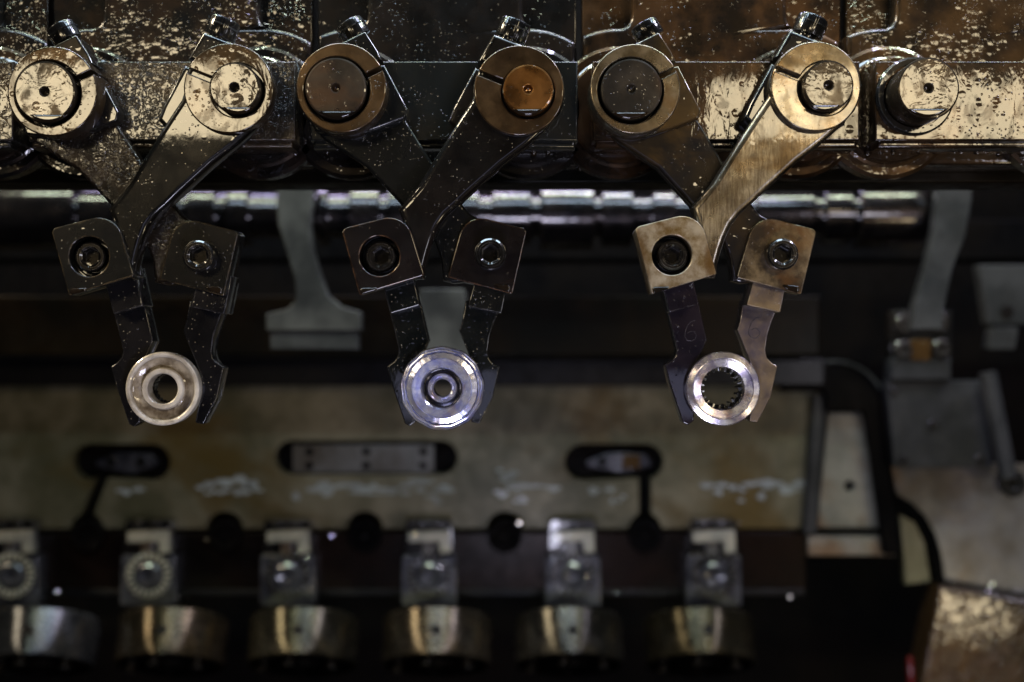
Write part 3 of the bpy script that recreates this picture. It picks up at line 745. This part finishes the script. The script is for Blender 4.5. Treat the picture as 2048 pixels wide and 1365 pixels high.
# turned collars, leaning so that their dark undersides face the camera
rx = [52, 320, 592, 868, 1142, 1412]
RLb = ['silver collar cut off at the lower left with a violet streak', 'collar with copper right flank below the bright tool holder', 'dull collar third from the left at the lower edge',
       'collar with two clear streaks at the middle of the lower edge', 'grey collar second from the right at the lower edge', 'dim collar at the right end of the row']
YC = 2300; kC = K(YC) * S; R = 112 * kC; L = 98 * kC
ax = Vector((0, -0.42, -0.906)).normalized(); nr = Vector((0, -0.906, 0.42)).normalized()
for i, cx in enumerate(rx):
    G = P(cx, 1260, YC); C = G - nr * R
    t = root('turned_collar', C, RLb[i], 'collar', 'turned collars along the lower edge')
    A = axis_mat(C, ax)
    link('collar_drum', lathe([(R * .6, -L / 2), (R * .96, -L / 2), (R, -L / 2 + .03 * R), (R, L / 2 - .03 * R), (R * .97, L / 2), (R * .90, L / 2)], A, 96), M['roller_' + 'abcdef'[i]], t)
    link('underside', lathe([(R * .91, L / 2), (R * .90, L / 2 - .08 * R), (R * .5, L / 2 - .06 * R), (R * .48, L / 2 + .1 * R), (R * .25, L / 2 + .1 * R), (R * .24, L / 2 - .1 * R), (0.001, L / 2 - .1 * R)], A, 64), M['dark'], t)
    link('oil_hole', lathe([(0.0003, .1 * kC), (10 * kC, .5 * kC), (11.5 * kC, -5 * kC)], axis_mat(G + nr * .0002 + Vector((4 * kC, 0, 0)), nr), 24), M['hole'], t)
    for q in (0.6, 1.75, 3.0):
        u = Vector((cos(q), 0, 0)) + Vector((0, 0.906, -0.42)) * (-sin(q))
        link('collar_screw', lathe([(0.001, 0.004), (hexr(7 * kC), 0.004), (hexr(7 * kC), 0.007), (9 * kC, .008), (13 * kC, .008), (13 * kC, -.004)], axis_mat(C + ax * (L / 2) + u * R * .7, ax), 30), M['screw'], t)

# chips of metal stuck in the oil about the tools
rr = random.Random(5); vs = []; fs = []
for _ in range(260):
    k_ = rr.random()
    if k_ < .45:
        cx = rr.choice(hx); c = P(cx + rr.gauss(0, 34), rr.uniform(1040, 1215), 2540)
    elif k_ < .7: c = P(rr.uniform(0, 1600), rr.gauss(1187, 5), 2635)
    elif k_ < .85: c = P(rr.choice((175, 450, 730, 1010, 1290)) + rr.gauss(0, 30), rr.uniform(1045, 1110), 2610)
    else: c = P(rr.uniform(1890, 2040), rr.gauss(1182, 8), 2480)
    a = rr.uniform(1.4, 3.2) * 1.9 * S; b_ = a * rr.uniform(.4, 1)
    M3 = Matrix.Rotation(rr.gauss(0, .8), 3, 'X') @ Matrix.Rotation(rr.gauss(0, .8), 3, 'Z') @ Matrix.Rotation(rr.uniform(0, 6.3), 3, 'Y')
    n0 = len(vs)
    for q in ((-a, 0, -b_), (a, .1 * a, -b_ * .6), (a * .7, 0, b_), (-a * .8, .1 * a, b_ * .8)): vs.append(c + M3 @ Vector(q))
    fs.append((n0, n0 + 1, n0 + 2, n0 + 3))
me = bpy.data.meshes.new('chips'); me.from_pydata(vs, [], fs); me.update()
link('metal_chips', me, M['chip'], None, 'tiny glinting metal chips stuck in oil about the tool holders', 'metal chips', kind='stuff')

# ------------------------------------------------------------------ right-hand side
t = root('wedge_plate', P(1705, 1060, 2680), 'tapering pale plate with one dark hole at the right of the olive plate', 'plate')
link('wedge_body', prism([[(1657, 826), (1722, 826), (1782, 1056), (1634, 1056)], circ(1700, 973, 11, 20)[::-1]], 2680, 2760, 5), M['wedge'], t)
link('hole_floor', box(1680, 955, 1720, 992, 2740, 2775, 2), M['hole'], t)
link('wedge_foot', box(1616, 1074, 1792, 1113, 2640, 2760, 8), M['wedge'], t)
link('guide_strip', prism([[(1627, 790), (1652, 790), (1634, 1070), (1608, 1070)]], 2640, 2760, 6), M['grey_dim'], None, 'dark upright strip between the olive plate and the tapering plate', 'strip')
t = root('black_guard', P(1760, 1060, 2600), 'black bent guard arching over the tapering plate', 'guard')
link('guard_sheet', prism([round_poly([(1560, 724, 6), (1690, 724, 60), (1760, 790, 40), (1800, 1060, 8), (1806, 1110, 4), (1768, 1110, 4), (1728, 826, 10), (1652, 826, 6), (1650, 784, 6), (1560, 784, 6)])], 2590, 2640, 10), M['dark'], t)
link('guard_rim', tube_px(arc(1668, 830, 106, -100, -30), 2592, 4 * 1.9), M['grey_dim'], t)
t = root('cover_plate', P(1880, 935, 2500), 'dark grey cover plate with corner bolts right of the black guard', 'cover plate')
link('cover_sheet', prism([round_poly([(1772, 762, 6), (1970, 762, 6), (1986, 936, 6), (1788, 936, 6)])], 2500, 2560, 5), M['grey_dim'], t)
for bx, by in ((1790, 783), (1868, 850), (1962, 920), (1808, 920)):
    link('cover_bolt', face_lathe(bx, by, 2490, [(0.01, 2488), (8, 2488), (10, 2492), (10, 2506)], 20), M['bolt'], t)
link('top_strip', box(1782, 716, 1902, 760, 2470, 2560, 5), M['grey_dim'], t)
t = root('bolted_clamp', P(1842, 716, 2480), 'dark clamp with four bolts and an amber spacer above the grey cover plate', 'clamp')
link('clamp_body', box(1780, 622, 1905, 718, 2480, 2560, 6), M['hole'], t)
link('amber_spacer', box(1822, 680, 1862, 722, 2462, 2500, 4), M['amber'], t)
for bx, by in ((1808, 648), (1880, 648), (1805, 700), (1882, 698)):
    link('clamp_screw', face_lathe(bx, by, 2460, [(0.01, 2462), (hexr(10), 2462), (11, 2450), (16, 2450), (19, 2454), (19, 2490)], 36), M['screw'], t)
t = root('slotted_block', P(2005, 700, 2500), 'grey block with a dark slot at the right edge of the picture', 'block')
link('block_body', prism([round_poly([(1958, 530, 5), (2060, 530, 5), (2060, 650, 5), (1976, 650, 5)])], 2500, 2580, 5), M['grey_dim'], t)
link('block_slot', prism([pill(2000, 2028, 625, 14)], 2496, 2505, 1), M['hole'], t)
link('block_foot', prism([round_poly([(1985, 655, 4), (2038, 655, 4), (2030, 700, 4), (1978, 700, 4)])], 2480, 2560, 5), M['grey_dim'], t)
t = root('link_rod', P(2000, 980, 2430), 'slanting grey link rod ending in a dark eye at the right edge', 'link rod')
a, b = P(1975, 745, 2430), P(2016, 955, 2430)
link('rod', lathe([(0.001, 0), (17 * S * 1.85, 0), (18 * S * 1.85, .004), (18 * S * 1.85, (b - a).length)], axis_mat(a, b - a), 28), M['grey_dim'], t)
link('rod_eye', face_lathe(2025, 968, 2420, [(0.01, 2420), (10, 2420), (12, 2410), (24, 2410), (28, 2418), (28, 2470)], 36), M['bolt'], t)
link('side_plate', prism([[(1780, 930), (2200, 930), (2200, 1196), (2048, 1190), (1960, 1176), (1884, 1162), (1868, 1100), (1840, 1040), (1800, 1010)]], 2640, 2720, 6), M['tan'], None, 'blue-grey and tan stained plate at the lower right', 'plate')
t = root('black_hose', P(1840, 1165, 2600), 'thin black hose curving down beside the tan plate', 'hose')
hp = [(1790, 1000), (1815, 1012), (1840, 1035), (1860, 1070), (1872, 1110), (1880, 1165)]
link('hose', tube_px(hp, 2600, 11 * 1.9), M['dark'], t)
link('hose_bracket', prism([[(1800, 1030), (1830, 1045), (1850, 1085), (1862, 1165), (1812, 1170)]], 2610, 2680, 5), M['plate'], t)
wb = [(1840, 1385), (1880, 1176), (1960, 1186), (2060, 1204), (2220, 1215), (2220, 1520), (1840, 1520)]
link('oily_block', prism([wb], 2500, 2700, 10), M['wetbrown'], None, 'wet reddish brown block with cream glints in the lower right corner', 'block')
t = root('red_pipe', P(1822, 1365, 2450), 'small red pipe end with a white glint at the lower right', 'pipe')
a = P(1826, 1420, 2450)
link('pipe', lathe([(0.001, .06), (4 * S * 1.86, .06), (7 * S * 1.86, .055), (7 * S * 1.86, 0)], axis_mat(a, (-.06, 0, 1)), 28), M['red'], t)

# the dark inside of the machine
me = bpy.data.meshes.new('w')
me.from_pydata([(-2.2, 1.15, -1.2), (2.2, 1.15, -1.2), (2.2, 1.15, 1.0), (-2.2, 1.15, 1.0)], [], [(0, 1, 2, 3)])
link('back_wall', me, M['dark'], None, kind='structure')
me = bpy.data.meshes.new('w')
me.from_pydata([(-2.2, -0.2, -0.62), (2.2, -0.2, -0.62), (2.2, 1.149, -0.62), (-2.2, 1.149, -0.62)], [], [(0, 1, 2, 3)])
link('floor', me, M['dark'], None, kind='structure')
